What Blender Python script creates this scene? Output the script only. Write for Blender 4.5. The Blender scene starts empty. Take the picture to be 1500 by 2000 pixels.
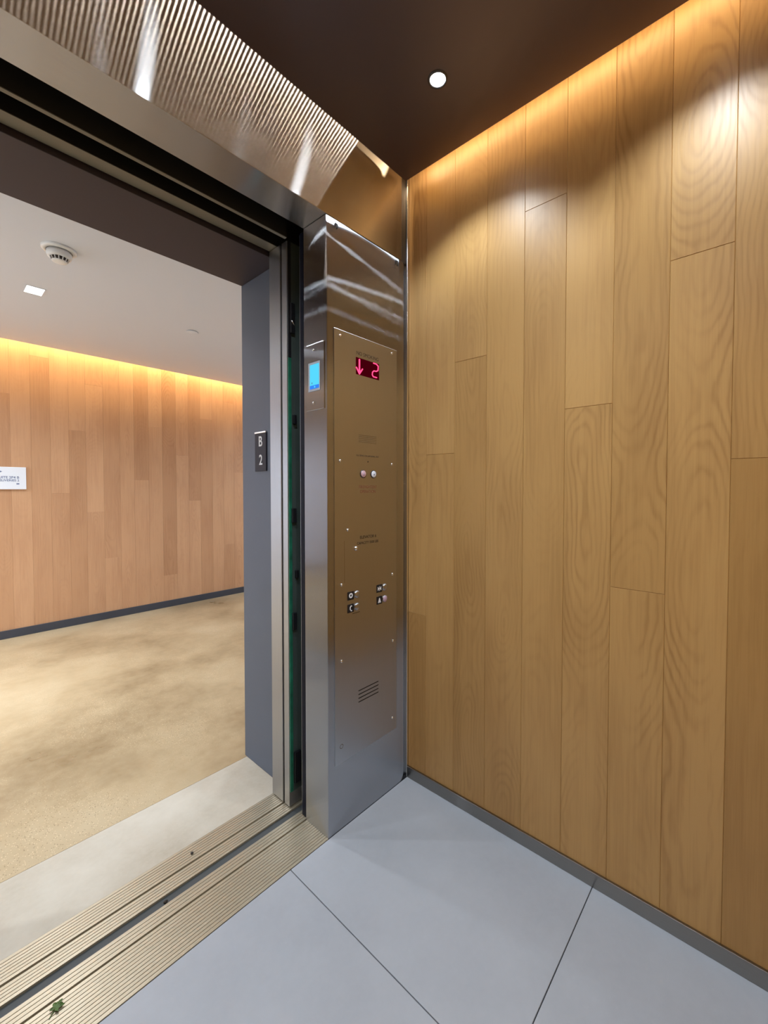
import bpy, bmesh, math, random
from mathutils import Vector, Matrix
C = bpy.context.scene.collection
random.seed(7)

# ------------------------------------------------------------------ camera
CAM = (-1.33298, -1.11649, 1.21208)
YAW, PITCH, ROLL = math.radians(48.64195), math.radians(-1.40022), math.radians(0.04982)
FPX, PPX, PPY = 814.994, 777.81, 975.40
fw = Vector((math.sin(YAW)*math.cos(PITCH), math.cos(YAW)*math.cos(PITCH), math.sin(PITCH)))
rt = Vector((math.cos(YAW), -math.sin(YAW), 0)); up = rt.cross(fw)
r2 = rt*math.cos(ROLL) + up*math.sin(ROLL); u2 = -rt*math.sin(ROLL) + up*math.cos(ROLL)
cd = bpy.data.cameras.new('camera'); cam = bpy.data.objects.new('camera', cd); C.objects.link(cam)
m = Matrix((r2, u2, -fw)).transposed().to_4x4(); m.translation = CAM; cam.matrix_world = m
cd.sensor_fit = 'AUTO'; cd.sensor_width = 36.0; cd.lens = FPX/2000*36
cd.shift_x = (750-PPX)/2000; cd.shift_y = (PPY-1000)/2000; cd.clip_start = 0.02
bpy.context.scene.camera = cam
# ------------------------------------------------------------------ world, exposure, light strengths
W = bpy.data.worlds.new('world'); bpy.context.scene.world = W; W.use_nodes = True
W.node_tree.nodes['Background'].inputs[0].default_value = (0.6, 0.65, 0.75, 1)
W.node_tree.nodes['Background'].inputs[1].default_value = 0.02
vs = bpy.context.scene.view_settings
vs.view_transform = 'Standard'; vs.look = 'None'; vs.exposure = 0.0; vs.gamma = 1.0; vs.use_curve_mapping = False
P_DOWN = 25.0      # watts of each cab downlight
P_HALL = 170.0      # watts of each hall recessed light
P_DOT = 310.0       # emission of the front cove diodes
P_COVE = 42.0      # emission of the side cove tape
P_HCOVE = 135.0     # emission of the hall cove tape
COOL = (0.77, 0.885, 1.0); HCOOL = (0.84, 0.91, 1.0)
WARM = (1.0, 0.72, 0.40); HWARM = (1.0, 0.70, 0.34); DOTC = (1.0, 0.86, 0.70)

# ------------------------------------------------------------------ materials
def lin(r, g, b):
    f = lambda c: (c/255/12.92 if c/255 <= 0.04045 else ((c/255+0.055)/1.055)**2.4)
    return (f(r), f(g), f(b), 1)
MATS = {}
class NT:
    def __init__(s, name):
        s.m = bpy.data.materials.new(name); s.m.use_nodes = True; s.t = s.m.node_tree
        s.t.nodes.clear(); s.out = s.t.nodes.new('ShaderNodeOutputMaterial'); MATS[name] = s.m
    def n(s, typ, ins=None, **kw):
        x = s.t.nodes.new(typ)
        for k, v in kw.items(): setattr(x, k, v)
        for k, v in (ins or {}).items():
            if isinstance(v, bpy.types.NodeSocket): s.t.links.new(v, x.inputs[k])
            else: x.inputs[k].default_value = v
        return x
    def math(s, op, a, b=0.0, c=0.0):
        x = s.t.nodes.new('ShaderNodeMath'); x.operation = op
        for i, v in enumerate((a, b, c)):
            if isinstance(v, bpy.types.NodeSocket): s.t.links.new(v, x.inputs[i])
            else: x.inputs[i].default_value = v
        return x.outputs[0]
    def vec(s, x, y, z=0.0):
        return s.n('ShaderNodeCombineXYZ', {0: x, 1: y, 2: z}).outputs[0]
    def noise(s, v, scale=1.0, detail=2.0, rough=0.5):
        return s.n('ShaderNodeTexNoise', {'Vector': v, 'Scale': scale, 'Detail': detail, 'Roughness': rough}).outputs[0]
    def mix(s, f, a, b, mode='MIX'):
        x = s.n('ShaderNodeMix', data_type='RGBA', blend_type=mode)
        for i, v in ((0, f), (6, a), (7, b)):
            if isinstance(v, bpy.types.NodeSocket): s.t.links.new(v, x.inputs[i])
            else: x.inputs[i].default_value = v
        return x.outputs[2]
    def ramp(s, f, stops):
        x = s.n('ShaderNodeValToRGB', {0: f}); e = x.color_ramp.elements
        while len(e) < len(stops): e.new(0.5)
        for i, (p, c) in enumerate(stops): e[i].position = p; e[i].color = c
        return x.outputs[0]
    def done(s, shader, samp=None):
        s.t.links.new(shader, s.out.inputs[0])
        if samp: s.m.cycles.emission_sampling = samp
        return s.m

def simple(name, col, rough=0.5, metal=0.0, spec=0.5, coat=0.0, noise=0.0, nscale=20.0):
    t = NT(name)
    p = t.n('ShaderNodeBsdfPrincipled', {'Base Color': col, 'Roughness': rough, 'Metallic': metal, 'Specular IOR Level': spec, 'Coat Weight': coat})
    if noise:
        g = t.n('ShaderNodeTexCoord').outputs['Object']
        f = t.noise(g, nscale, 4)
        d = tuple(c*(1-noise) for c in col[:3])+(1,); l = tuple(min(1, c*(1+noise)) for c in col[:3])+(1,)
        t.t.links.new(t.mix(f, d, l), p.inputs['Base Color'])
    return t.done(p.outputs[0])
def emis(name, col, st, samp='AUTO'):
    t = NT(name)
    return t.done(t.n('ShaderNodeEmission', {0: col+(1,) if len(col) == 3 else col, 1: st}).outputs[0], samp)

def oak(name, light, dark, tint, rough=0.39, rings=0.42):
    t = NT(name)
    sx = t.n('ShaderNodeSeparateXYZ', {0: t.n('ShaderNodeUVMap', uv_map='UVMap').outputs[0]})
    a, v = sx.outputs[0], sx.outputs[1]
    sc = t.n('ShaderNodeSeparateColor', {0: t.n('ShaderNodeAttribute', attribute_name='plank').outputs['Color']})
    seed, cath, tone = sc.outputs[0], sc.outputs[1], sc.outputs[2]
    s50 = t.math('MULTIPLY', seed, 57.0); s90 = t.math('MULTIPLY', seed, 93.0)
    hN = t.noise(t.vec(s50, t.math('MULTIPLY', v, 1.3)), 1.0, 1.0)
    h = t.math('ADD', t.math('MULTIPLY', t.math('SUBTRACT', hN, 0.5), 0.34), t.math('MULTIPLY', t.math('SUBTRACT', cath, 0.5), 0.16))
    aw = t.math('ADD', a, t.math('MULTIPLY', t.math('SUBTRACT', t.noise(t.vec(s90, t.math('MULTIPLY', v, 2.3)), 1.0, 1.0), 0.5), 0.09))
    wob = t.math('MULTIPLY', t.noise(t.vec(t.math('MULTIPLY', a, 13.0), t.math('MULTIPLY', v, 4.0), s50), 1.0, 3.0), 0.034)
    r = t.math('ADD', t.math('SQRT', t.math('ADD', t.math('MULTIPLY', aw, aw), t.math('MULTIPLY', h, h))), wob)
    ring = t.math('ADD', t.math('MULTIPLY', t.math('SINE', t.math('MULTIPLY', r, 2*math.pi/0.0125)), 0.5), 0.5)
    ring = t.math('POWER', ring, 2.2)
    fade = t.noise(t.vec(t.math('MULTIPLY', a, 8.0), t.math('MULTIPLY', v, 1.4), s90), 1.0, 2.0)
    ring = t.math('MULTIPLY', ring, t.math('MULTIPLY', t.n('ShaderNodeClamp', {0: t.math('MULTIPLY', t.math('SUBTRACT', fade, 0.34), 3.0)}).outputs[0], t.math('ADD', t.math('MULTIPLY', cath, 0.8), 0.25)))
    fib = t.noise(t.vec(t.math('MULTIPLY', a, 420.0), t.math('MULTIPLY', v, 9.0), s50), 1.0, 2.0)
    pore = t.noise(t.vec(t.math('MULTIPLY', a, 110.0), t.math('MULTIPLY', v, 2.6), s90), 1.0, 3.0)
    blot = t.noise(t.vec(t.math('MULTIPLY', a, 7.0), t.math('MULTIPLY', v, 2.1), s50), 1.0, 2.0)
    d = t.math('ADD', t.math('MULTIPLY', ring, rings), t.math('MULTIPLY', t.math('SUBTRACT', pore, 0.42), 0.55))
    d = t.math('ADD', d, t.math('MULTIPLY', t.math('SUBTRACT', fib, 0.5), 0.35))
    d = t.n('ShaderNodeClamp', {0: t.math('ADD', d, t.math('MULTIPLY', t.math('SUBTRACT', blot, 0.45), 0.8))}).outputs[0]
    col = t.mix(d, light, dark)
    col = t.mix(t.n('ShaderNodeClamp', {0: tone}).outputs[0], col, tint, 'MULTIPLY')
    bump = t.n('ShaderNodeBump', {'Height': t.math('ADD', t.math('MULTIPLY', fib, 0.6), t.math('MULTIPLY', ring, -0.5)), 'Strength': 0.10, 'Distance': 0.002})
    p = t.n('ShaderNodeBsdfPrincipled', {'Base Color': col, 'Roughness': t.math('ADD', t.math('MULTIPLY', d, 0.10), rough), 'Normal': bump.outputs[0], 'Specular IOR Level': 0.40})
    return t.done(p.outputs[0])

def steel(name, col, alpha, aniso, vertical=False, wav=0.0, streak=0.06, dist='GGX'):
    """brushed stainless; vertical = direction of the grain"""
    t = NT(name)
    uv = t.n('ShaderNodeUVMap', uv_map='UVMap').outputs[0]
    sx = t.n('ShaderNodeSeparateXYZ', {0: uv})
    k = (900.0, 6.0) if vertical else (6.0, 900.0)
    f = t.noise(t.vec(t.math('MULTIPLY', sx.outputs[0], k[0]), t.math('MULTIPLY', sx.outputs[1], k[1])), 1.0, 2.0)
    c2 = tuple(c*(1-streak*2) for c in col[:3])+(1,); c3 = tuple(min(1, c*(1+streak)) for c in col[:3])+(1,)
    tg = t.n('ShaderNodeTangent', direction_type='UV_MAP', uv_map='UVMap').outputs[0]
    ins = {'Color': t.mix(f, c2, c3), 'Roughness': alpha, 'Anisotropy': aniso, 'Rotation': 0.25 if vertical else 0.0, 'Tangent': tg}
    if wav:
        g = t.n('ShaderNodeTexCoord').outputs['Object']
        ins['Normal'] = t.n('ShaderNodeBump', {'Height': t.noise(g, 3.0, 1.0), 'Strength': wav, 'Distance': 0.02}).outputs[0]
    return t.done(t.n('ShaderNodeBsdfAnisotropic', ins, distribution=dist).outputs[0])

STEEL = (0.54, 0.525, 0.515, 1)
oak('oak_cab', lin(193, 151, 93), lin(145, 101, 52), (0.62, 0.55, 0.44, 1))
oak('oak_hall', lin(206, 161, 122), lin(164, 114, 80), (0.70, 0.62, 0.55, 1), rough=0.45, rings=0.25)
steel('steel_transom', (0.52, 0.505, 0.50, 1), 0.257, 0.868, dist='BECKMANN')
steel('steel_column', (0.60, 0.61, 0.645, 1), 0.232, 0.930, True, streak=0.02, dist='MULTI_GGX')
steel('steel_plate', (0.55, 0.555, 0.575, 1), 0.33, 0.70, True, streak=0.03, dist='MULTI_GGX')
steel('steel_edge', (0.48, 0.475, 0.48, 1), 0.45, 0.3, True)
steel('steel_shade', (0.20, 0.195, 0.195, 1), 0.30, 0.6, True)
steel('steel_base', (0.31, 0.295, 0.275, 1), 0.30, 0.5)
simple('steel_bright', (0.85, 0.84, 0.82, 1), 0.20, 1.0)
simple('steel_dark', (0.10, 0.10, 0.11, 1), 0.35, 1.0)
simple('bronze_ceiling', (0.165, 0.140, 0.168, 1), 0.42, 0.85, noise=0.05, nscale=3)
simple('frame_paint', (0.110, 0.125, 0.158, 1), 0.55, 0.2, noise=0.06, nscale=5)
simple('frame_head_paint', (0.050, 0.041, 0.054, 1), 0.5, 0.2)
simple('black', (0.006, 0.006, 0.009, 1), 0.5)
simple('rubber', (0.003, 0.004, 0.012, 1), 0.5, spec=0.12)
simple('header_dark', (0.008, 0.008, 0.008, 1), 0.7)  # near-black, puts the darkness of the door recess into the colour
simple('rail_metal', (0.22, 0.21, 0.18, 1), 0.5, 0.6)
simple('door_back', (0.055, 0.075, 0.068, 1), 0.55, noise=0.2, nscale=12)
simple('green_edge', (0.012, 0.15, 0.085, 1), 0.45, noise=0.9, nscale=26)
simple('gap_metal', (0.065, 0.070, 0.070, 1), 0.65)
simple('white_paint', (0.66, 0.67, 0.70, 1), 0.8)
simple('white_wall', (0.74, 0.79, 0.88, 1), 0.6)
simple('cavity_paint', (0.55, 0.50, 0.42, 1), 0.8)
simple('dark_base', (0.045, 0.05, 0.065, 1), 0.45, noise=0.1)
simple('white_plastic', (0.78, 0.77, 0.74, 1), 0.4)
simple('vent_dark', (0.05, 0.035, 0.03, 1), 0.6)
simple('sign_white', (0.80, 0.83, 0.88, 1), 0.45)
simple('sign_ink', (0.16, 0.20, 0.33, 1), 0.6)
simple('plate_black', (0.020, 0.018, 0.028, 1), 0.5, spec=0.25)
simple('text_white', (0.82, 0.82, 0.84, 1), 0.5)
simple('ink_dark', (0.035, 0.022, 0.012, 1), 0.6)
simple('ink_faint', (0.20, 0.15, 0.095, 1), 0.5, 0.7)
simple('ink_red', (0.20, 0.060, 0.030, 1), 0.6)
simple('button_pink', (0.62, 0.40, 0.42, 1), 0.35)
simple('button_mauve', (0.52, 0.36, 0.46, 1), 0.35)
simple('button_white', (0.72, 0.74, 0.80, 1), 0.3)
simple('bezel', (0.45, 0.50, 0.58, 1), 0.35)
simple('leaf_green', (0.065, 0.125, 0.018, 1), 0.5, noise=0.4, nscale=90)
simple('grit', (0.04, 0.03, 0.022, 1), 0.8)
simple('hook_black', (0.006, 0.005, 0.005, 1), 0.5)
emis('lamp_lens', (0.86, 0.935, 1.0), 58.0, 'NONE')
emis('hall_lens', (1.0, 1.0, 0.95), 6.0, 'NONE')
emis('led_dot', DOTC, P_DOT)
emis('led_tape', WARM, P_COVE)
emis('led_hall_tape', HWARM, P_HCOVE)
emis('led_red', (1.0, 0.055, 0.17), 2.2, 'NONE')
emis('screen_cyan', (0.10, 0.70, 1.0), 1.0, 'NONE')
emis('screen_blue', (0.04, 0.25, 0.95), 1.0, 'NONE')
emis('display_back', (0.20, 0.0, 0.012), 0.28, 'NONE')

def stone(name, base, dark, light, scale, rough, specks=0.0, bump=0.0):
    t = NT(name)
    g = t.n('ShaderNodeTexCoord').outputs['Object']
    big = t.noise(g, scale, 5, 0.6); fine = t.noise(g, scale*22, 3, 0.6)
    col = t.ramp(big, [(0.30, dark), (0.52, base), (0.75, light)])
    col = t.mix(t.math('MULTIPLY', t.math('SUBTRACT', fine, 0.35), 0.5), col, light)
    if specks:
        v = t.n('ShaderNodeTexVoronoi', {'Vector': g, 'Scale': 210.0})
        sepc = t.n('ShaderNodeSeparateColor', {0: v.outputs['Color']})
        small = t.math('LESS_THAN', v.outputs['Distance'], 0.34)
        lightm = t.math('MULTIPLY', small, t.math('GREATER_THAN', sepc.outputs[0], 0.80))
        darkm = t.math('MULTIPLY', small, t.math('GREATER_THAN', sepc.outputs[1], 0.84))
        patch = t.noise(g, 2.3, 3)
        pm = t.n('ShaderNodeClamp', {0: t.math('MULTIPLY', t.math('SUBTRACT', patch, 0.42), 5.0)}).outputs[0]
        col = t.mix(t.math('MULTIPLY', t.math('MULTIPLY', lightm, pm), specks), col, tuple(min(1, c*1.35) for c in light[:3])+(1,))
        col = t.mix(t.math('MULTIPLY', t.math('MULTIPLY', darkm, pm), specks), col, tuple(c*0.6 for c in dark[:3])+(1,))
    ins = {'Base Color': col, 'Roughness': t.math('ADD', t.math('MULTIPLY', big, 0.15), rough)}
    if bump: ins['Normal'] = t.n('ShaderNodeBump', {'Height': fine, 'Strength': bump, 'Distance': 0.002}).outputs[0]
    return t.done(t.n('ShaderNodeBsdfPrincipled', ins).outputs[0])
stone('cab_tile', lin(168, 172, 178), lin(160, 164, 170), lin(177, 181, 187), 2.2, 0.42)
stone('concrete', lin(176, 156, 122), lin(128, 106, 74), lin(200, 184, 152), 1.15, 0.22, 0.75)
stone('slab', lin(190, 180, 162), lin(172, 160, 140), lin(206, 198, 182), 3.0, 0.6)

def sillmat():
    t = NT('sill_alu')
    g = t.n('ShaderNodeTexCoord').outputs['Object']
    n1 = t.noise(t.n('ShaderNodeMapping', {0: g, 3: (3.0, 160.0, 1.0)}).outputs[0], 1.0, 4)
    n2 = t.noise(g, 6.0, 4)
    col = t.mix(n1, lin(172, 160, 136), lin(206, 196, 174))
    col = t.mix(t.math('MULTIPLY', n2, 0.5), col, lin(148, 134, 108))
    return t.done(t.n('ShaderNodeBsdfPrincipled', {'Base Color': col, 'Metallic': 0.55, 'Roughness': 0.42}).outputs[0])
sillmat()

# ------------------------------------------------------------------ mesh helpers
ORG = {}
def org(o): return ORG.get(o.name, Vector((0, 0, 0))) if o else Vector((0, 0, 0))
class MB:
    def __init__(s): s.b = bmesh.new()
    def box(s, x0, x1, y0, y1, z0, z1, bev=0.0, seg=2):
        M = Matrix.Translation(((x0+x1)/2, (y0+y1)/2, (z0+z1)/2)) @ Matrix.Diagonal((abs(x1-x0), abs(y1-y0), abs(z1-z0), 1))
        r = bmesh.ops.create_cube(s.b, size=1.0, matrix=M)
        if bev:
            ed = list({e for v in r['verts'] for e in v.link_edges})
            bmesh.ops.bevel(s.b, geom=ed, offset=bev, segments=seg, affect='EDGES', profile=0.5)
        return s
    def poly(s, pts): s.b.faces.new([s.b.verts.new(p) for p in pts]); return s
    def lathe(s, prof, org=(0, 0, 0), axis='z', n=32, cap=True):
        o = Vector(org); rings = []
        def P(r, h, a):
            c, q = r*math.cos(a), r*math.sin(a)
            return o + {'z': Vector((c, q, h)), 'y': Vector((c, h, q)), 'x': Vector((h, c, q))}[axis]
        for r, h in prof: rings.append([s.b.verts.new(P(r, h, 2*math.pi*i/n)) for i in range(n)])
        for A, B in zip(rings, rings[1:]):
            for i in range(n): s.b.faces.new((A[i], A[(i+1) % n], B[(i+1) % n], B[i]))
        if cap:
            for R in (rings[0], rings[-1]): s.b.faces.new(R)
        return s
    def extrude_x(s, prof, x0, x1):
        """closed profile of (y, z) points swept along x"""
        A = [s.b.verts.new((x0, y, z)) for y, z in prof]; B = [s.b.verts.new((x1, y, z)) for y, z in prof]; n = len(prof)
        for i in range(n): s.b.faces.new((A[i], A[(i+1) % n], B[(i+1) % n], B[i]))
        s.b.faces.new(A[::-1]); s.b.faces.new(B); return s
    def extrude_z(s, prof, z0, z1):
        A = [s.b.verts.new((x, y, z0)) for x, y in prof]; B = [s.b.verts.new((x, y, z1)) for x, y in prof]; n = len(prof)
        for i in range(n): s.b.faces.new((A[i], A[(i+1) % n], B[(i+1) % n], B[i]))
        s.b.faces.new(A[::-1]); s.b.faces.new(B); return s
    def tube(s, pts, r, n=10):
        pts = [Vector(p) for p in pts]; rings = []
        for i, p in enumerate(pts):
            d = (pts[min(i+1, len(pts)-1)] - pts[max(i-1, 0)]).normalized()
            a = d.cross(Vector((0.31, 0.2, 0.93))).normalized(); b = d.cross(a)
            rings.append([s.b.verts.new(p + r*(a*math.cos(2*math.pi*k/n) + b*math.sin(2*math.pi*k/n))) for k in range(n)])
        for A, B in zip(rings, rings[1:]):
            for i in range(n): s.b.faces.new((A[i], A[(i+1) % n], B[(i+1) % n], B[i]))
        s.b.faces.new(rings[0][::-1]); s.b.faces.new(rings[-1]); return s
    def build(s, name, mat, parent=None, smooth=False):
        bmesh.ops.recalc_face_normals(s.b, faces=s.b.faces[:])
        uv = s.b.loops.layers.uv.new('UVMap')
        for f in s.b.faces:
            nx, ny, nz = (abs(c) for c in f.normal)
            for l in f.loops:
                x, y, z = l.vert.co
                l[uv].uv = (x, y) if nz >= nx and nz >= ny else ((y, z) if nx > ny else (x, z))
            f.smooth = smooth
        me = bpy.data.meshes.new(name); s.b.to_mesh(me); s.b.free()
        return link(name, me, mat, parent)
def link(name, me, mat, parent=None):
    o = bpy.data.objects.new(name, me); C.objects.link(o)
    if mat: me.materials.append(MATS[mat])
    if parent:
        o.parent = parent; me.transform(Matrix.Translation(-org(parent))); ORG[o.name] = org(parent)
    return o
def tag(o, label, cat, group=None):
    o['label'] = label; o['category'] = cat
    if group: o['group'] = group
    return o
def thing(name, loc, label, cat, group=None):
    o = bpy.data.objects.new(name, None); C.objects.link(o); o.location = loc; o.empty_display_size = 0.05
    ORG[o.name] = Vector(loc); return tag(o, label, cat, group)
def struct(o, label=None, cat=None):
    o['kind'] = 'structure'
    if label: o['label'] = label; o['category'] = cat
    return o
def text(name, s, size, mat, parent, loc, face='-y', align='CENTER', sx=1.0, ext=0.0003, bold=0.0):
    cu = bpy.data.curves.new(name, 'FONT'); cu.body = s; cu.size = size; cu.align_x = align; cu.align_y = 'CENTER'
    cu.extrude = ext; cu.offset = bold; cu.space_line = 1.15
    o = bpy.data.objects.new(name+'_curve', cu); C.objects.link(o)
    me = bpy.data.meshes.new_from_object(o.evaluated_get(bpy.context.evaluated_depsgraph_get()))
    bpy.data.objects.remove(o); bpy.data.curves.remove(cu)
    R = Matrix.Rotation(math.pi/2, 4, 'X') @ Matrix.Diagonal((sx, 1, 1, 1))
    if face == '-x': R = Matrix.Rotation(-math.pi/2, 4, 'Z') @ R
    me.transform(Matrix.Translation(loc) @ R); me.name = name
    me.materials.clear()
    return link(name, me, mat, parent)

def planks(name, cols, mat, at, z0, z1, back, tones, ch=0.0011, dep=0.0016):
    """boards standing side by side: cols = [(a0, a1, [joint heights])]; at(a, z, depth) gives the point"""
    b = bmesh.new(); uv = b.loops.layers.uv.new('UVMap'); pc = b.loops.layers.float_color.new('plank')
    for ci, (a0, a1, js) in enumerate(cols):
        zs = [z0]+sorted(js)+[z1]
        for pi, (p, q) in enumerate(zip(zs, zs[1:])):
            rnd = random.Random(ci*31+pi*7+len(name)); seed = rnd.random(); cath = rnd.random()
            tone = tones.get((ci, pi), rnd.random()*0.30)
            O = [b.verts.new(at(a, z, dep)) for a, z in ((a0, p), (a1, p), (a1, q), (a0, q))]
            I = [b.verts.new(at(a, z, 0)) for a, z in ((a0+ch, p+ch), (a1-ch, p+ch), (a1-ch, q-ch), (a0+ch, q-ch))]
            mid = (a0+a1)/2
            cc = {}
            for v, (a, z) in zip(O+I, ((a0, p), (a1, p), (a1, q), (a0, q), (a0+ch, p+ch), (a1-ch, p+ch), (a1-ch, q-ch), (a0+ch, q-ch))): cc[v] = (a-mid, z)
            for f in [I]+[[O[i], O[(i+1) % 4], I[(i+1) % 4], I[i]] for i in range(4)]:
                fc = b.faces.new(f)
                for l in fc.loops:
                    l[uv].uv = cc[l.vert]; l[pc] = (seed, cath, tone, 1)
    # body of the wall behind the boards
    a0, a1 = cols[0][0], cols[-1][1]
    F = [b.verts.new(at(a, z, dep)) for a, z in ((a0, z0), (a1, z0), (a1, z1), (a0, z1))]
    B = [b.verts.new(at(a, z, back)) for a, z in ((a0, z0), (a1, z0), (a1, z1), (a0, z1))]
    fs = [B[::-1]]+[[F[i], F[(i+1) % 4], B[(i+1) % 4], B[i]] for i in range(4)]
    for f in fs:
        fc = b.faces.new(f)
        for l in fc.loops: l[uv].uv = (0, 0); l[pc] = (0.5, 0.5, 0.3, 1)
    me = bpy.data.meshes.new(name); b.to_mesh(me); b.free()
    return link(name, me, mat)

# ------------------------------------------------------------------ dimensions (metres)
XC, RD = -0.4286, 0.128           # door side of the right column, depth of its return
HD = 2.134                         # car door height
HC = 2.4305                        # underside of the cab ceiling
ZT = 2.66                          # roof of the cab
XL, YB = -1.93, -1.42              # left and back wall of the cab
XO = -1.496                        # left side of the opening
YH, HH = 3.4797, 2.392            # hall far wall, hall ceiling height
# ------------------------------------------------------------------ CAB SHELL
seams = [0.0, 0.0915, 0.2264, 0.3622, 0.5022, 0.6390, 0.7762, 0.9143, 1.0500, 1.1870, 1.3240, 1.42]
joints = {0: [0.698], 1: [1.349], 2: [1.690], 3: [], 4: [2.1316], 5: [1.464], 6: [0.9244], 7: [1.8241], 8: [1.2884], 9: [0.6, 1.9], 10: [1.5], 11: [1.0], 12: [1.8], 13: [0.9], 14: [1.4]}
tones = {(0, 0): 0.45, (0, 1): 0.14, (1, 0): 0.12, (1, 1): 0.05, (2, 0): 0.38, (2, 1): 0.04, (3, 0): 0.24, (4, 0): 0.26, (4, 1): 0.10,
         (5, 0): 0.20, (5, 1): 0.05, (6, 0): 0.22, (6, 1): 0.36, (7, 0): 0.16, (7, 1): 0.12, (8, 0): 0.62, (8, 1): 0.36}
cols = [(seams[i], seams[i+1], joints[i]) for i in range(11)]
struct(planks('wall_right', cols, 'oak_cab', lambda a, z, d: (d, -a, z), 0.0, ZT, 0.06, tones), 'oak plank cab wall to the right of the control panel', 'wall')
struct(planks('wall_left', cols, 'oak_cab', lambda a, z, d: (XL-d, -a, z), 0.0, ZT, 0.06, tones))
bcols = [(XL+i*0.137, min(XL+(i+1)*0.137, 0.0), [0.5+((i*0.61) % 1.6)]) for i in range(15)]
struct(planks('wall_back', bcols, 'oak_cab', lambda a, z, d: (a, YB-d, z), 0.0, ZT, 0.06, {}))

# floor tiles of the cab, one mesh with grooves
def tiles():
    b = MB(); g = 0.0012
    rows = [(-0.583, 0.0, [0.0, -0.740, YB]), (-1.166, -0.583, [0.0, -1.11, YB]), (-1.749, -1.166, [0.0, -0.740, YB]), (XL, -1.749, [0.0, -1.11, YB])]
    for x0, x1, ys in rows:
        for y1, y0 in zip(ys, ys[1:]): b.box(x0+g, x1-g, y0+g, y1-g, -0.012, 0.0, 0.0008, 1)
    return b.build('floor', 'cab_tile')
struct(tiles(), 'pale grey stone tile floor of the cab', 'floor')
struct(MB().box(XL, 0, YB, 0, -0.06, -0.0125).build('trim_1', 'black'))

# steel front: right column with its return, left column, transom
def column(x0, x1):
    b = MB(); zt = HD-0.002; c = 0.0022
    plan = [(x0, RD), (x0, c), (x0+c*0.3, c*0.3), (x0+c, 0.0), (x1, 0.0), (x1, RD)]
    zs = [0.0, 1.90]+[1.90+k*(zt-1.90)/10 for k in range(1, 11)]; rings = []
    for z in zs:
        lean = 0.0032*max(0.0, (z-2.035)/(zt-2.035))**2     # the sheet leans back a little at its top
        rings.append([b.b.verts.new((x, y+(lean if y < 0.01 else 0), z)) for x, y in plan])
    n = len(plan)
    for A, B in zip(rings, rings[1:]):
        for i in range(n): b.b.faces.new((A[i], A[(i+1) % n], B[(i+1) % n], B[i]))
    b.b.faces.new(rings[0][::-1]); b.b.faces.new(rings[-1])
    return b
o = column(XC, -0.060).build('wall_front_right', 'steel_column')
struct(o, 'brushed steel column that carries the control panel', 'wall')
struct(MB().box(XL, XO, 0.0, RD, 0.0, HD-0.002, 0.0022, 3).build('wall_front_left', 'steel_column'))
struct(MB().box(XL, -0.045, 0.0, RD, HD, ZT, 0.0012, 2).build('wall_front_top', 'steel_transom'), 'brushed steel transom above the car door', 'wall')
# rounded steel strip in the corner between column and oak
pr = [(-0.0598, 0.030)]+[(-0.0598+0.0478*k/16, 0.0001+0.0165*(k/16)**2.2) for k in range(17)]+[(-0.0120, 0.030)]
struct(MB().extrude_z(pr, 0.0, HD-0.002).build('trim_2', 'steel_column'), 'narrow steel corner strip between control column and oak wall', 'trim')
struct(MB().box(-0.0110, -0.0012, -0.0012, 0.030, 0.0, ZT, 0.0018, 3).build('trim_9', 'steel_bright'), 'bright thin steel edge along the oak wall corner', 'trim')
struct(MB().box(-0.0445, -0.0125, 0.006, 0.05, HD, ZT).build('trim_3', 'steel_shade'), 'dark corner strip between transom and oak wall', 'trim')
# baseboards
struct(MB().box(-0.010, -0.0003, YB, -0.001, 0.0, 0.046, 0.0015, 2).build('baseboard_right', 'steel_base'), 'low steel baseboard under the oak cab wall', 'baseboard')
struct(MB().box(XL+0.0003, XL+0.010, YB, -0.001, 0.0, 0.046, 0.0015, 2).build('baseboard_left', 'steel_base'))
struct(MB().box(XL+0.011, -0.011, YB+0.0003, YB+0.010, 0.0, 0.046, 0.0015, 2).build('baseboard_back', 'steel_base'))
# ceiling: floating dark bronze panel and the roof of the cab over it
struct(MB().box(XL+0.051, -0.0513, YB+0.03, -0.0267, HC, HC+0.010, 0.0008, 1).build('ceiling', 'bronze_ceiling'), 'dark bronze floating ceiling panel of the cab', 'ceiling')
struct(MB().box(XL-0.06, 0.06, YB-0.06, RD, ZT, ZT+0.04).build('ceiling_roof', 'cavity_paint'))

# ------------------------------------------------------------------ CAB LIGHTS
def spot(name, parent, loc, power, col, ang, blend, rad):
    l = bpy.data.lights.new(name, 'SPOT'); l.energy = power; l.color = col; l.spot_size = math.radians(ang); l.spot_blend = blend; l.shadow_soft_size = rad
    o = bpy.data.objects.new(name, l); C.objects.link(o); o.parent = parent; o.location = Vector(loc)-org(parent); return o
def downlight(x, y, label):
    t = thing('downlight', (x, y, HC), label, 'ceiling light', 'downlights in the cab ceiling')
    MB().lathe([(0.0225, 0.0), (0.0240, -0.0035), (0.0285, -0.0030), (0.0300, 0.0)], (x, y, HC-0.0002), n=40, cap=False).build('trim_ring', 'steel_dark', t, True)
    MB().lathe([(0.0005, -0.0024), (0.014, -0.0020), (0.0222, -0.0004), (0.0222, -0.0001)], (x, y, HC-0.0002), n=32).build('lens', 'lamp_lens', t, True)
    spot('downlight_lamp', t, (x, y, HC-0.012), P_DOWN, COOL, 117, 0.55, 0.010)
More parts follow.
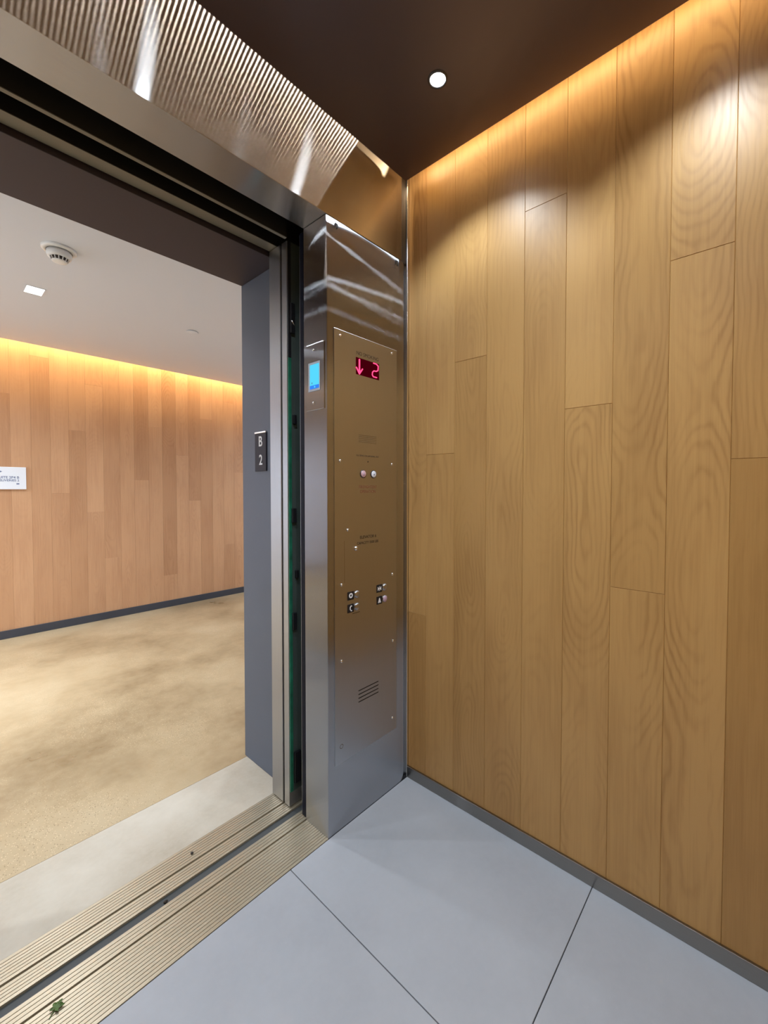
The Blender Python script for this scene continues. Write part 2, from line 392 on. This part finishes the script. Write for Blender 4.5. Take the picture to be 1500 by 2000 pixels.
for i, y in enumerate((-0.364, -1.02)):
    for j, x in enumerate((-0.302, -0.865, -1.43)):
        lab = 'round white downlight glowing in the dark cab ceiling above the control panel corner' if (i, j) == (0, 0) else \
              'round cab downlight, %s row from the door, %s from the oak wall' % (('first', 'second')[i], ('first', 'second', 'third')[j])
        downlight(x, y, lab)
# cove tapes above the ceiling panel
t = thing('led_strip', (-0.068, -0.7, 2.50), 'warm cove light tape above the ceiling edge along the oak wall', 'led strip')
MB().box(-0.085, -0.055, YB+0.05, -0.06, 2.500, 2.504).build('channel', 'rail_metal', t)
MB().box(-0.078, -0.060, YB+0.06, -0.07, 2.4985, 2.4997).build('light_tape', 'led_tape', t)
t = thing('led_strip', (-1.0, -0.03, 2.57), 'warm cove light tape of small diodes along the steel transom', 'led strip')
MB().box(XL+0.06, -0.200, -0.036, -0.024, 2.5725, 2.5750).build('channel', 'rail_metal', t)
b = MB(); x = -0.212
while x > XL+0.08:
    b.poly([(x-0.0024, -0.0345, 2.5720), (x-0.0024, -0.0255, 2.5720), (x+0.0024, -0.0255, 2.5720), (x+0.0024, -0.0345, 2.5720)]); x -= 0.0129
b.build('diodes', 'led_dot', t)

# ------------------------------------------------------------------ SILLS AND DOORWAY
def ribbed(y0, y1, n, top=0.0, gw=0.0020, gd=0.0026, bottom=-0.02):
    pr = [(y0, bottom), (y0, top)]; p = (y1-y0)/n
    for i in range(1, n):
        y = y0+i*p; pr += [(y-gw/2, top), (y-gw/2*0.6, top-gd), (y+gw/2*0.6, top-gd), (y+gw/2, top)]
    return pr+[(y1, top), (y1, bottom)]
s = MB()
s.extrude_x(ribbed(0.0015, 0.1255, 12), XO, XC+0.0); s.extrude_x(ribbed(0.1325, 0.178, 4), XO-0.3, 0.05)
s.box(XO-0.3, 0.05, 0.1255, 0.1325, -0.02, -0.011)
struct(s.build('trim_4', 'sill_alu'), 'ribbed aluminium sill of the car door', 'sill')
s = MB()
s.extrude_x(ribbed(0.2090, 0.2585, 5), XO-0.3, 0.05); s.extrude_x(ribbed(0.2665, 0.3370, 7), XO-0.3, 0.05)
s.box(XO-0.3, 0.05, 0.2585, 0.2665, -0.02, -0.011)
struct(s.build('trim_5', 'sill_alu'), 'ribbed aluminium sill of the hall door', 'sill')
struct(MB().box(XO-0.3, 0.3, 0.1785, 0.2085, -0.06, -0.006).build('trim_6', 'gap_metal'), 'dark strip seen in the gap between the two sills', 'sill')
struct(MB().box(XO-0.04, -0.386, 0.3375, 0.630, -0.05, -0.0002, 0.0006, 1).build('floor_slab', 'slab'), 'pale smooth concrete threshold slab in the doorway', 'floor')
# near-black boxes added around the doors to keep stray light out
struct(MB().box(0.06, 0.30, 0.0, 0.345, 0.0, 2.34).build('light_block_right', 'header_dark'))
struct(MB().box(XO-0.42, XO-0.30, RD, 0.345, 0.0, 2.34).build('light_block_left', 'header_dark'))
struct(MB().box(XO-0.42, 0.30, RD+0.001, 0.345, 2.34, 2.38).build('light_block_top', 'header_dark'))
struct(MB().box(XO-0.30, -0.45, 0.199, 0.212, 2.1212, 2.1235).build('trim_7', 'rail_metal'), 'thin metal rail in the dark head of the doorway', 'trim')
struct(MB().box(XO-0.30, 0.05, 0.286, 0.336, 2.1280, 2.1300).build('trim_8', 'rail_metal'), 'flat metal head strip above the hall door', 'trim')
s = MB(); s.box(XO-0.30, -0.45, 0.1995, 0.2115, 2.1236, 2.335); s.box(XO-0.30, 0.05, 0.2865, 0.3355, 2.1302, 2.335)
struct(s.build('header_fill', 'header_dark'))  # near-black filler painting the unlit space above the rails
# hall door, slid open into the right pocket
d = struct(MB().box(-0.4376, -0.02, 0.2635, 0.3372, 0.004, 2.126, 0.0015, 2).build('door_1', 'steel_edge'), 'steel edge of the open hall door', 'door')
MB().box(-0.4366, -0.02, 0.2215, 0.2540, 0.004, 2.126, 0.0015, 2).build('inner_leaf', 'steel_edge', d)
MB().box(-0.4300, -0.02, 0.2540, 0.2635, 0.004, 2.126).build('rubber_seal', 'rubber', d)
MB().box(-0.4210, -0.02, 0.2180, 0.2215, 0.06, 2.126).build('back_panel', 'door_back', d)
MB().box(-0.4340, -0.4210, 0.2165, 0.2215, 0.06, 1.70, 0.001, 1).build('green_edge_strip', 'green_edge', d)
MB().box(-0.4340, -0.4210, 0.2165, 0.2215, 1.70, 2.126, 0.001, 1).build('black_edge_strip', 'black', d)
for x0, x1, z0, z1 in ((-0.428, -0.410, 1.79, 1.90), (-0.418, -0.404, 1.455, 1.49), (-0.425, -0.407, 1.085, 1.14), (-0.411, -0.398, 0.875, 0.905), (-0.425, -0.408, 0.68, 0.745), (-0.420, -0.392, 0.09, 0.21)):
    MB().box(x0, x1, 0.2075, 0.2175, z0, z1, 0.002, 2).build('bracket', 'black', d)
MB().tube([(-0.427, 0.2065, 1.835), (-0.412, 0.2065, 1.818)], 0.0022, 8).build('pin', 'steel_bright', d, True)
# car door, slid open behind the column
d = struct(MB().box(-0.4225, 0.03, 0.1340, 0.1625, 0.004, 2.128, 0.001, 1).build('door_2', 'steel_edge'), 'steel edge of the open car door behind the column', 'door')
MB().box(-0.4262, -0.4225, 0.1335, 0.1560, 0.004, 2.128, 0.0012, 2).build('rubber_edge', 'rubber', d)

# hall side frame of the doorway
struct(MB().box(-0.387, -0.20, 0.345, 0.645, 0.0, 2.1115, 0.0012, 1).build('door_frame_right', 'frame_paint'), 'dark grey door jamb on the hall side', 'door frame')
struct(MB().box(XO-0.20, XO-0.040, 0.345, 0.645, 0.0, 2.1115, 0.0012, 1).build('door_frame_left', 'frame_paint'))
struct(MB().box(XO-0.20, -0.20, 0.345, 0.645, 2.112, 2.70, 0.0012, 1).build('door_frame_head', 'frame_head_paint'), 'dark brown head of the door frame', 'door frame')

# ------------------------------------------------------------------ HALL
hs = [-0.992, -0.865, -0.739, -0.613, -0.4866, -0.365, -0.233, -0.1024, 0.0175, 0.143, 0.2695, 0.400, 0.5252, 0.648, 0.7766, 0.9045, 1.0255, 1.150]
hj = {0: [1.98], 1: [], 2: [2.32], 3: [1.1752], 4: [1.7283], 5: [1.0012, 2.151], 6: [0.5649], 7: [], 8: [1.2997], 9: [1.8265], 10: [0.3265], 11: [1.5633], 12: [1.0887], 13: [1.9724], 14: [], 15: [0.585, 2.1888], 16: [1.4023]}
ht = {(0, 0): 0.42, (0, 1): 0.16, (1, 0): 0.14, (2, 0): 0.34, (3, 0): 0.36, (3, 1): 0.06, (4, 0): 0.48, (4, 1): 0.12, (5, 0): 0.22, (5, 1): 0.02, (5, 2): 0.1, (6, 0): 0.20, (6, 1): 0.34,
      (7, 0): 0.18, (8, 0): 0.16, (8, 1): 0.56, (9, 0): 0.22, (9, 1): 0.10, (10, 0): 0.2, (10, 1): 0.62, (11, 0): 0.05, (11, 1): 0.16, (12, 0): 0.0, (12, 1): 0.55,
      (13, 0): 0.42, (13, 1): 0.08, (14, 0): 0.12, (15, 0): 0.4, (15, 1): 0.1, (15, 2): 0.3, (16, 0): 0.1, (16, 1): 0.28}
hcols = [(-2.141+i*0.1276, -2.141+(i+1)*0.1276, [0.4+((i*0.73) % 1.7)]) for i in range(9)]
hcols[-1] = (hcols[-1][0], -0.992, hcols[-1][2]); n0 = len(hcols)
hcols += [(hs[i], hs[i+1], hj[i]) for i in range(17)]
hcols += [(1.150+i*0.1276, 1.150+(i+1)*0.1276, [0.5+((i*0.83) % 1.6)]) for i in range(8)]
htones = {(ci+n0, pi): t_ for (ci, pi), t_ in ht.items()}
struct(planks('wall_far', hcols, 'oak_hall', lambda a, z, d: (a, YH+d, z), 0.0, 2.70, 0.06, htones, ch=0.0008), 'oak plank wall across the hall', 'wall')
XW = hcols[-1][1]
struct(MB().box(-5.0, -2.143, YH, YH+0.06, 0.0, 2.70).build('wall_far_white', 'white_wall'))
struct(MB().box(XW-0.001, XW+0.08, 0.60, YH+0.06, 0.0, 2.70).build('wall_hall_right', 'white_wall'))
struct(MB().box(-5.08, -5.0, 0.60, YH+0.06, 0.0, 2.70).build('wall_hall_left', 'white_wall'))
s = MB(); s.box(-5.0, XO-0.2005, 0.585, 0.640, 0.0, 2.70); s.box(-0.1995, XW-0.002, 0.585, 0.640, 0.0, 2.70)
struct(s.build('wall_near', 'white_wall'))
struct(MB().box(-5.0, XW-0.002, 0.6305, YH, -0.05, 0.0).build('floor_hall', 'concrete'), 'beige polished concrete hall floor', 'floor')
struct(MB().box(-5.0, XW-0.002, YH-0.012, YH-0.0003, 0.0002, 0.066, 0.001, 1).build('baseboard_far', 'dark_base'), 'dark baseboard below the hall oak wall', 'baseboard')
struct(MB().box(-5.0, XW-0.002, 0.646, YH-0.090, HH, HH+0.012).build('ceiling_hall', 'white_paint'), 'off white hall ceiling', 'ceiling')
struct(MB().box(-5.0, XW-0.002, 0.646, YH, 2.70, 2.74).build('ceiling_hall_void', 'cavity_paint'))
t = thing('led_strip', (-0.5, YH-0.11, 2.53), 'warm cove light tape above the hall ceiling edge', 'led strip')
MB().box(-2.1, XW-0.05, YH-0.125, YH-0.090, 2.531, 2.536).build('channel', 'rail_metal', t)
MB().box(-2.1, XW-0.05, YH-0.118, YH-0.096, 2.5295, 2.5308).build('light_tape', 'led_hall_tape', t)

def hall_light(x, y, label, mul=1.0):
    t = thing('recessed_light', (x, y, HH), label, 'ceiling light', 'recessed lights in the hall ceiling')
    a, c = 0.040, 0.058
    f = MB()
    for x0, x1, y0, y1 in ((-a-0.006, a+0.006, -c-0.006, -c), (-a-0.006, a+0.006, c, c+0.006), (-a-0.006, -a, -c, c), (a, a+0.006, -c, c)):
        f.box(x+x0, x+x1, y+y0, y+y1, HH-0.0025, HH-0.0002)
    f.build('frame', 'white_paint', t)
    MB().box(x-a, x+a, y-c, y+c, HH-0.0018, HH-0.0004).build('lens', 'hall_lens', t)
    spot('recessed_lamp', t, (x, y, HH-0.008), P_HALL*mul, HCOOL, 156, 1.0, 0.06)
hall_light(-0.879, 2.167, 'small bright rectangular light in the hall ceiling near the smoke detector')
hall_light(-2.75, 2.72, 'added unseen ceiling light brightening the white wall left of the oak wall', 3.4)  # out-of-view lamp added to brighten what the steel edges reflect
hall_light(-3.90, 2.10, 'second added unseen ceiling light at the far left end of the hall', 3.8)  # also added out of view, for cool light on column and jamb
hall_light(1.75, 2.167, 'rectangular ceiling light at the right end of the hall')

# smoke detector
sx, sy = -0.872, 1.517
t = thing('smoke_detector', (sx, sy, HH), 'round white smoke detector on the hall ceiling', 'smoke detector')
MB().lathe([(0.071, -0.0002), (0.071, -0.006), (0.066, -0.011), (0.052, -0.013), (0.052, -0.0002)], (sx, sy, HH), n=48, cap=False).build('base_plate', 'white_plastic', t, True)
MB().lathe([(0.0005, -0.013), (0.050, -0.013), (0.051, -0.030), (0.047, -0.041), (0.038, -0.043), (0.0005, -0.043)], (sx, sy, HH), n=48).build('body', 'white_plastic', t, True)
MB().lathe([(0.0005, -0.0432), (0.0355, -0.0432), (0.031, -0.057), (0.0005, -0.057)], (sx, sy, HH), n=48).build('vent', 'vent_dark', t, True)
v = MB()
for k in range(14):
    a = 2*math.pi*k/14
    v.tube([(sx+0.0385*math.cos(a), sy+0.0385*math.sin(a), HH-0.042), (sx+0.0318*math.cos(a), sy+0.0318*math.sin(a), HH-0.0575)], 0.0022, 6)
v.build('vent_ribs', 'white_plastic', t)
MB().lathe([(0.0005, -0.0572), (0.032, -0.0572), (0.030, -0.061), (0.020, -0.0625), (0.0005, -0.0625)], (sx, sy, HH), n=40).build('cap', 'white_plastic', t, True)
# concealed sprinkler disc
dx, dy = 0.018, 2.135
o = MB().lathe([(0.0005, -0.0065), (0.038, -0.0065), (0.041, -0.005), (0.041, -0.0035), (0.034, -0.0002), (0.0005, -0.0002)], (dx, dy, HH), n=40).build('sprinkler_cover', 'white_paint', None, True)
tag(o, 'small round sprinkler cover plate on the hall ceiling near the door jamb', 'sprinkler cover')
# white wall sign
t = thing('wall_sign', (-1.05, YH-0.012, 1.30), 'white wall sign with small blue lettering on the hall oak wall', 'sign')
MB().box(-1.36, -0.775, YH-0.018, YH-0.0004, 1.2085, 1.389, 0.0015, 2).build('board', 'sign_white', t)
text('lettering', 'SUITE 2P4 B', 0.026, 'sign_ink', t, (-0.818, YH-0.0184, 1.304), align='RIGHT', bold=0.0005)
text('lettering', 'FREIGHT DELIVERIES 2', 0.024, 'sign_ink', t, (-0.818, YH-0.0184, 1.280), align='RIGHT', bold=0.0005)
MB().poly([(-0.836, YH-0.0186, 1.258), (-0.818, YH-0.0186, 1.258), (-0.818, YH-0.0186, 1.248), (-0.836, YH-0.0186, 1.248)]).build('mark', 'sign_ink', t)
a = MB(); a.box(-1.02, -0.932, YH-0.0186, YH-0.0181, 1.349, 1.352)
a.poly([(-0.918, YH-0.0187, 1.3505), (-0.934, YH-0.0187, 1.359), (-0.934, YH-0.0187, 1.342)])
a.build('arrow', 'sign_ink', t)

# ------------------------------------------------------------------ THINGS ON THE DOORWAY
# floor plate B / 2 on the jamb
t = thing('floor_number_plate', (-0.387, 0.487, 1.288), 'black plate with white B and 2 on the grey door jamb', 'floor number sign')
MB().box(-0.3925, -0.3872, 0.4435, 0.531, 1.288, 1.4475, 0.0008, 1).build('plate', 'plate_black', t)
MB().box(-0.3940, -0.3872, 0.4435, 0.531, 1.4476, 1.4545, 0.0008, 1).build('top_rail', 'steel_bright', t)
text('letter', 'B', 0.060, 'text_white', t, (-0.3929, 0.4855, 1.411), '-x', ext=0.0008, bold=0.0008, sx=0.88)
text('letter', '2', 0.060, 'text_white', t, (-0.3929, 0.4835, 1.333), '-x', ext=0.0008, bold=0.0008, sx=0.88)

# touch screen on the return of the column
t = thing('touch_screen', (XC, 0.062, 1.487), 'lit cyan touch screen in a steel plate on the side of the column', 'screen')
MB().box(XC-0.0032, XC-0.0002, 0.0125, 0.1115, 1.4875, 1.716, 0.0008, 2).build('faceplate', 'steel_column', t)
MB().box(XC-0.0050, XC-0.0033, 0.0330, 0.0970, 1.5520, 1.6520, 0.0008, 2).build('bezel', 'bezel', t)
MB().box(XC-0.0056, XC-0.0051, 0.0365, 0.0875, 1.5725, 1.6440).build('screen', 'screen_cyan', t)
MB().box(XC-0.0056, XC-0.0051, 0.0365, 0.0875, 1.5600, 1.5720).build('menu_bar', 'screen_blue', t)
MB().lathe([(0.0004, -0.0003), (0.0035, -0.0003), (0.0035, 0), (0.0004, 0)], (XC-0.0057, 0.060, 1.566), 'x', 16).build('home_icon', 'screen_cyan', t)
MB().box(XC-0.0060, XC-0.0057, 0.0735, 0.0765, 1.5770, 1.5830).build('cursor', 'sign_ink', t)
for z in (1.6945, 1.5125):
    MB().lathe([(0.0003, -0.0042), (0.0018, -0.0039), (0.0034, -0.0028), (0.0042, -0.0014), (0.0045, 0)], (XC-0.0033, 0.069, z), 'x', 16).build('screw', 'steel_bright', t, True)

# pad hooks under the transom
for x, lab in ((-0.3904, 'small dark pad hook at the left top of the steel column'), (-0.0800, 'small dark pad hook at the right top of the steel column')):
    t = thing('pad_hook', (x, 0.0, 2.104), lab, 'hook', 'pad hooks on the column')
    MB().box(x-0.0025, x+0.0025, -0.0024, -0.0002, 2.104, 2.122, 0.0006, 1).build('clip', 'hook_black', t)
    MB().tube([(x+0.003, -0.002, 2.116), (x+0.002, -0.007, 2.113), (x, -0.0105, 2.106), (x-0.001, -0.0100, 2.099), (x-0.001, -0.0075, 2.094)], 0.0026, 8).build('prong', 'hook_black', t, True)

# ------------------------------------------------------------------ CONTROL PANEL
t = thing('control_panel', (-0.24, 0.0, 0.24), 'tall steel elevator control panel with red floor display and buttons', 'control panel')
F = -0.0030                                             # front of the faceplate
MB().box(-0.4000, -0.0780, F, -0.0003, 0.240, 1.764, 0.0008, 2).build('faceplate', 'steel_plate', t)
for x, z in ((-0.3734, 1.7426), (-0.1076, 1.7454), (-0.3749, 1.3108), (-0.1073, 1.3105), (-0.340, 1.067), (-0.3693, 0.8758), (-0.104, 0.8734), (-0.3702, 0.6049), (-0.1007, 0.6041), (-0.1036, 0.2926)):
    MB().lathe([(0.0003, -0.0050), (0.0020, -0.0047), (0.0038, -0.0037), (0.0050, -0.0020), (0.0054, 0)], (x, F, z), 'y', 18).build('screw', 'steel_bright', t, True)
# floor indicator: red segments behind dark glass
dsp = MB().box(-0.2992, -0.1800, F-0.0006, F, 1.6265, 1.6875).build('display', 'display_back', t)
def stroke(pts, w=0.0024):
    b = MB()
    for (x0, z0), (x1, z1) in zip(pts, pts[1:]):
        b.tube([(x0, F-0.0012, z0), (x1, F-0.0012, z1)], w, 8)
    for x, z in pts: b.lathe([(0.0002, -w), (w*0.7, -w*0.7), (w, 0), (w*0.7, w*0.7), (0.0002, w)], (x, F-0.0012, z), 'y', 10)
    return b
stroke([(-0.2830, 1.6810), (-0.2830, 1.6310)], 0.0030).build('arrow_shaft', 'led_red', dsp)
stroke([(-0.2975, 1.6500), (-0.2830, 1.6300), (-0.2680, 1.6500)], 0.0026).build('arrow_head', 'led_red', dsp)
stroke([(-0.2105, 1.6845), (-0.1960, 1.6845), (-0.1850, 1.6780), (-0.1870, 1.6620), (-0.1960, 1.6570), (-0.2080, 1.6565), (-0.2160, 1.6500), (-0.2175, 1.6400), (-0.2120, 1.6340), (-0.1940, 1.6340)], 0.0022).build('digit', 'led_red', dsp)
text('lettering', 'NO SMOKING', 0.0185, 'ink_dark', t, (-0.2395, F-0.0001, 1.7030), sx=0.98)
# engraved rows
e = MB()
for k in range(5): e.box(-0.286, -0.194, F-0.0004, F-0.0001, 1.4085-k*0.0062, 1.4105-k*0.0062)
e.build('engraved_rows', 'ink_faint', t)
text('lettering', 'FULL SERVICE ON LAMP SIGNAL ONLY', 0.0085, 'ink_dark', t, (-0.2395, F-0.0001, 1.3345), sx=0.80)
MB().lathe([(0.0003, -0.0008), (0.0028, -0.0006), (0.0032, 0)], (-0.2391, F, 1.314), 'y', 16).build('indicator_lamp', 'ink_dark', t, True)
def round_button(x, z, cap, ring, r=0.0125):
    q = MB().lathe([(r*1.02, 0), (r*1.18, -0.0006), (r*1.18, -0.0022), (r*1.02, -0.0026)], (x, F-0.0001, z), 'y', 28, False).build('button_ring', ring, t, True)
    MB().lathe([(0.0003, -0.0048), (r*0.8, -0.0044), (r, -0.0032), (r, 0)], (x, F-0.0001, z), 'y', 28).build('button_cap', cap, q, True)
    return q
q = round_button(-0.2642, 1.268, 'button_pink', 'steel_dark')
MB().lathe([(0.0003, -0.0006), (0.0060, -0.0004), (0.0065, 0)], (-0.2642, F-0.0049, 1.2675), 'y', 18).build('helmet_icon', 'button_mauve', q, True)
q = round_button(-0.2108, 1.268, 'button_white', 'black')
MB().lathe([(0.0003, -0.0006), (0.0028, -0.0004), (0.0030, 0)], (-0.2108, F-0.0049, 1.2675), 'y', 16).build('dot_icon', 'sign_ink', q, True)
text('lettering', "FIREFIGHTERS'\nOPERATION", 0.0150, 'ink_red', t, (-0.2395, F-0.0001, 1.2115), sx=0.98)
text('lettering', 'ELEVATOR 6', 0.0150, 'ink_dark', t, (-0.2380, F-0.0001, 1.0345), sx=1.02, bold=0.0002)
text('lettering', 'CAPACITY 3500 LBS', 0.0135, 'ink_dark', t, (-0.2395, F-0.0001, 1.0135), sx=0.94, bold=0.0002)
# service door seam and key
g = MB()
for x0, x1, z0, z1 in ((-0.3560, -0.3548, 0.880, 1.030),):
    g.box(x0, x1, F-0.00025, F-0.0001, z0, z1)
g.build('service_door_seam', 'ink_faint', t)
k = MB().lathe([(0.0003, -0.0078), (0.0034, -0.0072), (0.0062, -0.0054), (0.0080, -0.0028), (0.0086, 0)], (-0.3006, F, 0.997), 'y', 24).build('key_lock', 'steel_bright', t, True)
MB().box(-0.3013, -0.2999, F-0.0082, F-0.0076, 0.9955, 0.9985).build('key_slot', 'black', k)
# lower buttons with their raised black plaques
def low_button(x, z, cap, icon):
    p = MB().box(x-0.0150, x+0.0150, F-0.0016, F-0.0001, z-0.0150, z+0.0150, 0.0007, 2).build('button_plaque', 'black', t)
    b = MB(); f = F-0.0018
    if icon == 'open':
        b.lathe([(0.0040, -0.0003), (0.0092, -0.0003), (0.0092, 0), (0.0040, 0)], (x, f, z+0.001), 'y', 24, False)
    elif icon == 'close':
        for sgn in (-1, 1):
            b.poly([(x+sgn*0.0095, f, z-0.0085), (x+sgn*0.0012, f, z), (x+sgn*0.0095, f, z+0.0085)])
        b.box(x-0.0012, x+0.0012, f-0.0001, f+0.0001, z-0.009, z+0.009)
    elif icon == 'phone':
        b.tube([(x-0.001, f, z+0.0085), (x-0.0035, f, z+0.004), (x-0.0035, f, z-0.004), (x+0.001, f, z-0.0085)], 0.0020, 8)
        b.box(x-0.001, x+0.0045, f-0.001, f+0.0003, z-0.0105, z-0.0065); b.box(x-0.001, x+0.0045, f-0.001, f+0.0003, z+0.0065, z+0.0105)
    else:
        b.poly([(x-0.0075, f, z-0.007), (x+0.0075, f, z-0.007), (x+0.0045, f, z+0.002), (x+0.002, f, z+0.009), (x-0.002, f, z+0.009), (x-0.0045, f, z+0.002)])
        b.box(x-0.0085, x+0.0085, f-0.0001, f+0.0001, z-0.0095, z-0.0075)
    b.build('symbol', 'text_white', p)
    bx = x+0.0300
    q = MB().lathe([(0.0118, 0), (0.0132, -0.0006), (0.0132, -0.0030), (0.0120, -0.0036)], (bx, F-0.0001, z), 'y', 28, False).build('button_ring', 'steel_plate', t, True)
    MB().lathe([(0.0003, -0.0052), (0.0100, -0.0050), (0.0116, -0.0036), (0.0116, 0)], (bx, F-0.0001, z), 'y', 28).build('button_cap', cap, q, True)
low_button(-0.3270, 0.829, 'steel_plate', 'open'); low_button(-0.3270, 0.7835, 'steel_plate', 'phone')
low_button(-0.1790, 0.829, 'steel_plate', 'close'); low_button(-0.1790, 0.7835, 'button_mauve', 'alarm')
MB().box(-0.318, -0.282, F-0.0004, F-0.0001, 0.7610, 0.7630).build('braille_line', 'ink_dark', t)
# speaker slots near the bottom
for kk in range(4):
    z = 0.469-kk*0.0140
    MB().box(-0.2890, -0.1834, F-0.0004, F-0.0001, z-0.0017, z+0.0017).build('speaker_slot', 'black', t)
MB().lathe([(0.0062, 0), (0.0072, -0.0006), (0.0082, 0)], (-0.371, F-0.0001, 0.300), 'y', 24, False).build('stamped_ring', 'ink_faint', t, True)

# ------------------------------------------------------------------ LITTER ON THE SILLS
lx, ly = -1.152, 0.104
t = thing('leaf', (lx, ly, 0.0), 'small green leaf lying on the ribbed car sill', 'leaf')
b = MB()
for ang, L, wd in ((1.5, 0.019, 0.008), (2.5, 0.016, 0.008), (0.55, 0.017, 0.008), (3.6, 0.012, 0.007), (-0.5, 0.012, 0.007), (1.0, 0.014, 0.007), (2.0, 0.014, 0.007)):
    c, s_ = math.cos(ang-0.85), math.sin(ang-0.85); n_ = (-s_, c)
    P = lambda u, w, z: (lx+c*u+n_[0]*w, ly+s_*u+n_[1]*w, z)
    top = [P(-0.002, 0, 0.003), P(L*0.35, -wd/2, 0.0045), P(L*0.7, -wd*0.4, 0.006), P(L, 0, 0.004), P(L*0.7, wd*0.4, 0.006), P(L*0.35, wd/2, 0.0045)]
    bot = [(x, y, z-0.0012) for x, y, z in top]
    A = [b.b.verts.new(p) for p in top]; B = [b.b.verts.new(p) for p in bot]
    b.b.faces.new(A); b.b.faces.new(B[::-1])
    for i in range(6): b.b.faces.new((A[i], B[i], B[(i+1) % 6], A[(i+1) % 6]))
b.build('leaf_blade', 'leaf_green', t)
MB().tube([(lx, ly, 0.0018), (lx-0.008, ly-0.006, 0.0014), (lx-0.014, ly-0.012, 0.0011)], 0.0010, 6).build('stem', 'leaf_green', t)
for (x, y, z, r, lab) in ((-0.7665, 0.2936, 0.0, 0.0045, 'dark grit pebble on the hall door sill'), (-0.8853, 0.1880, -0.006, 0.0055, 'dark crumb stuck in the gap between the two sills')):
    b = MB(); bmesh.ops.create_icosphere(b.b, subdivisions=2, radius=r)
    for v in b.b.verts:
        v.co *= 1+0.25*random.Random(int(v.co.x*1e6)).uniform(-1, 1); v.co.z *= 0.7; v.co += Vector((x, y, z+r*0.80))
    tag(b.build('pebble', 'grit', None, True), lab, 'pebble')
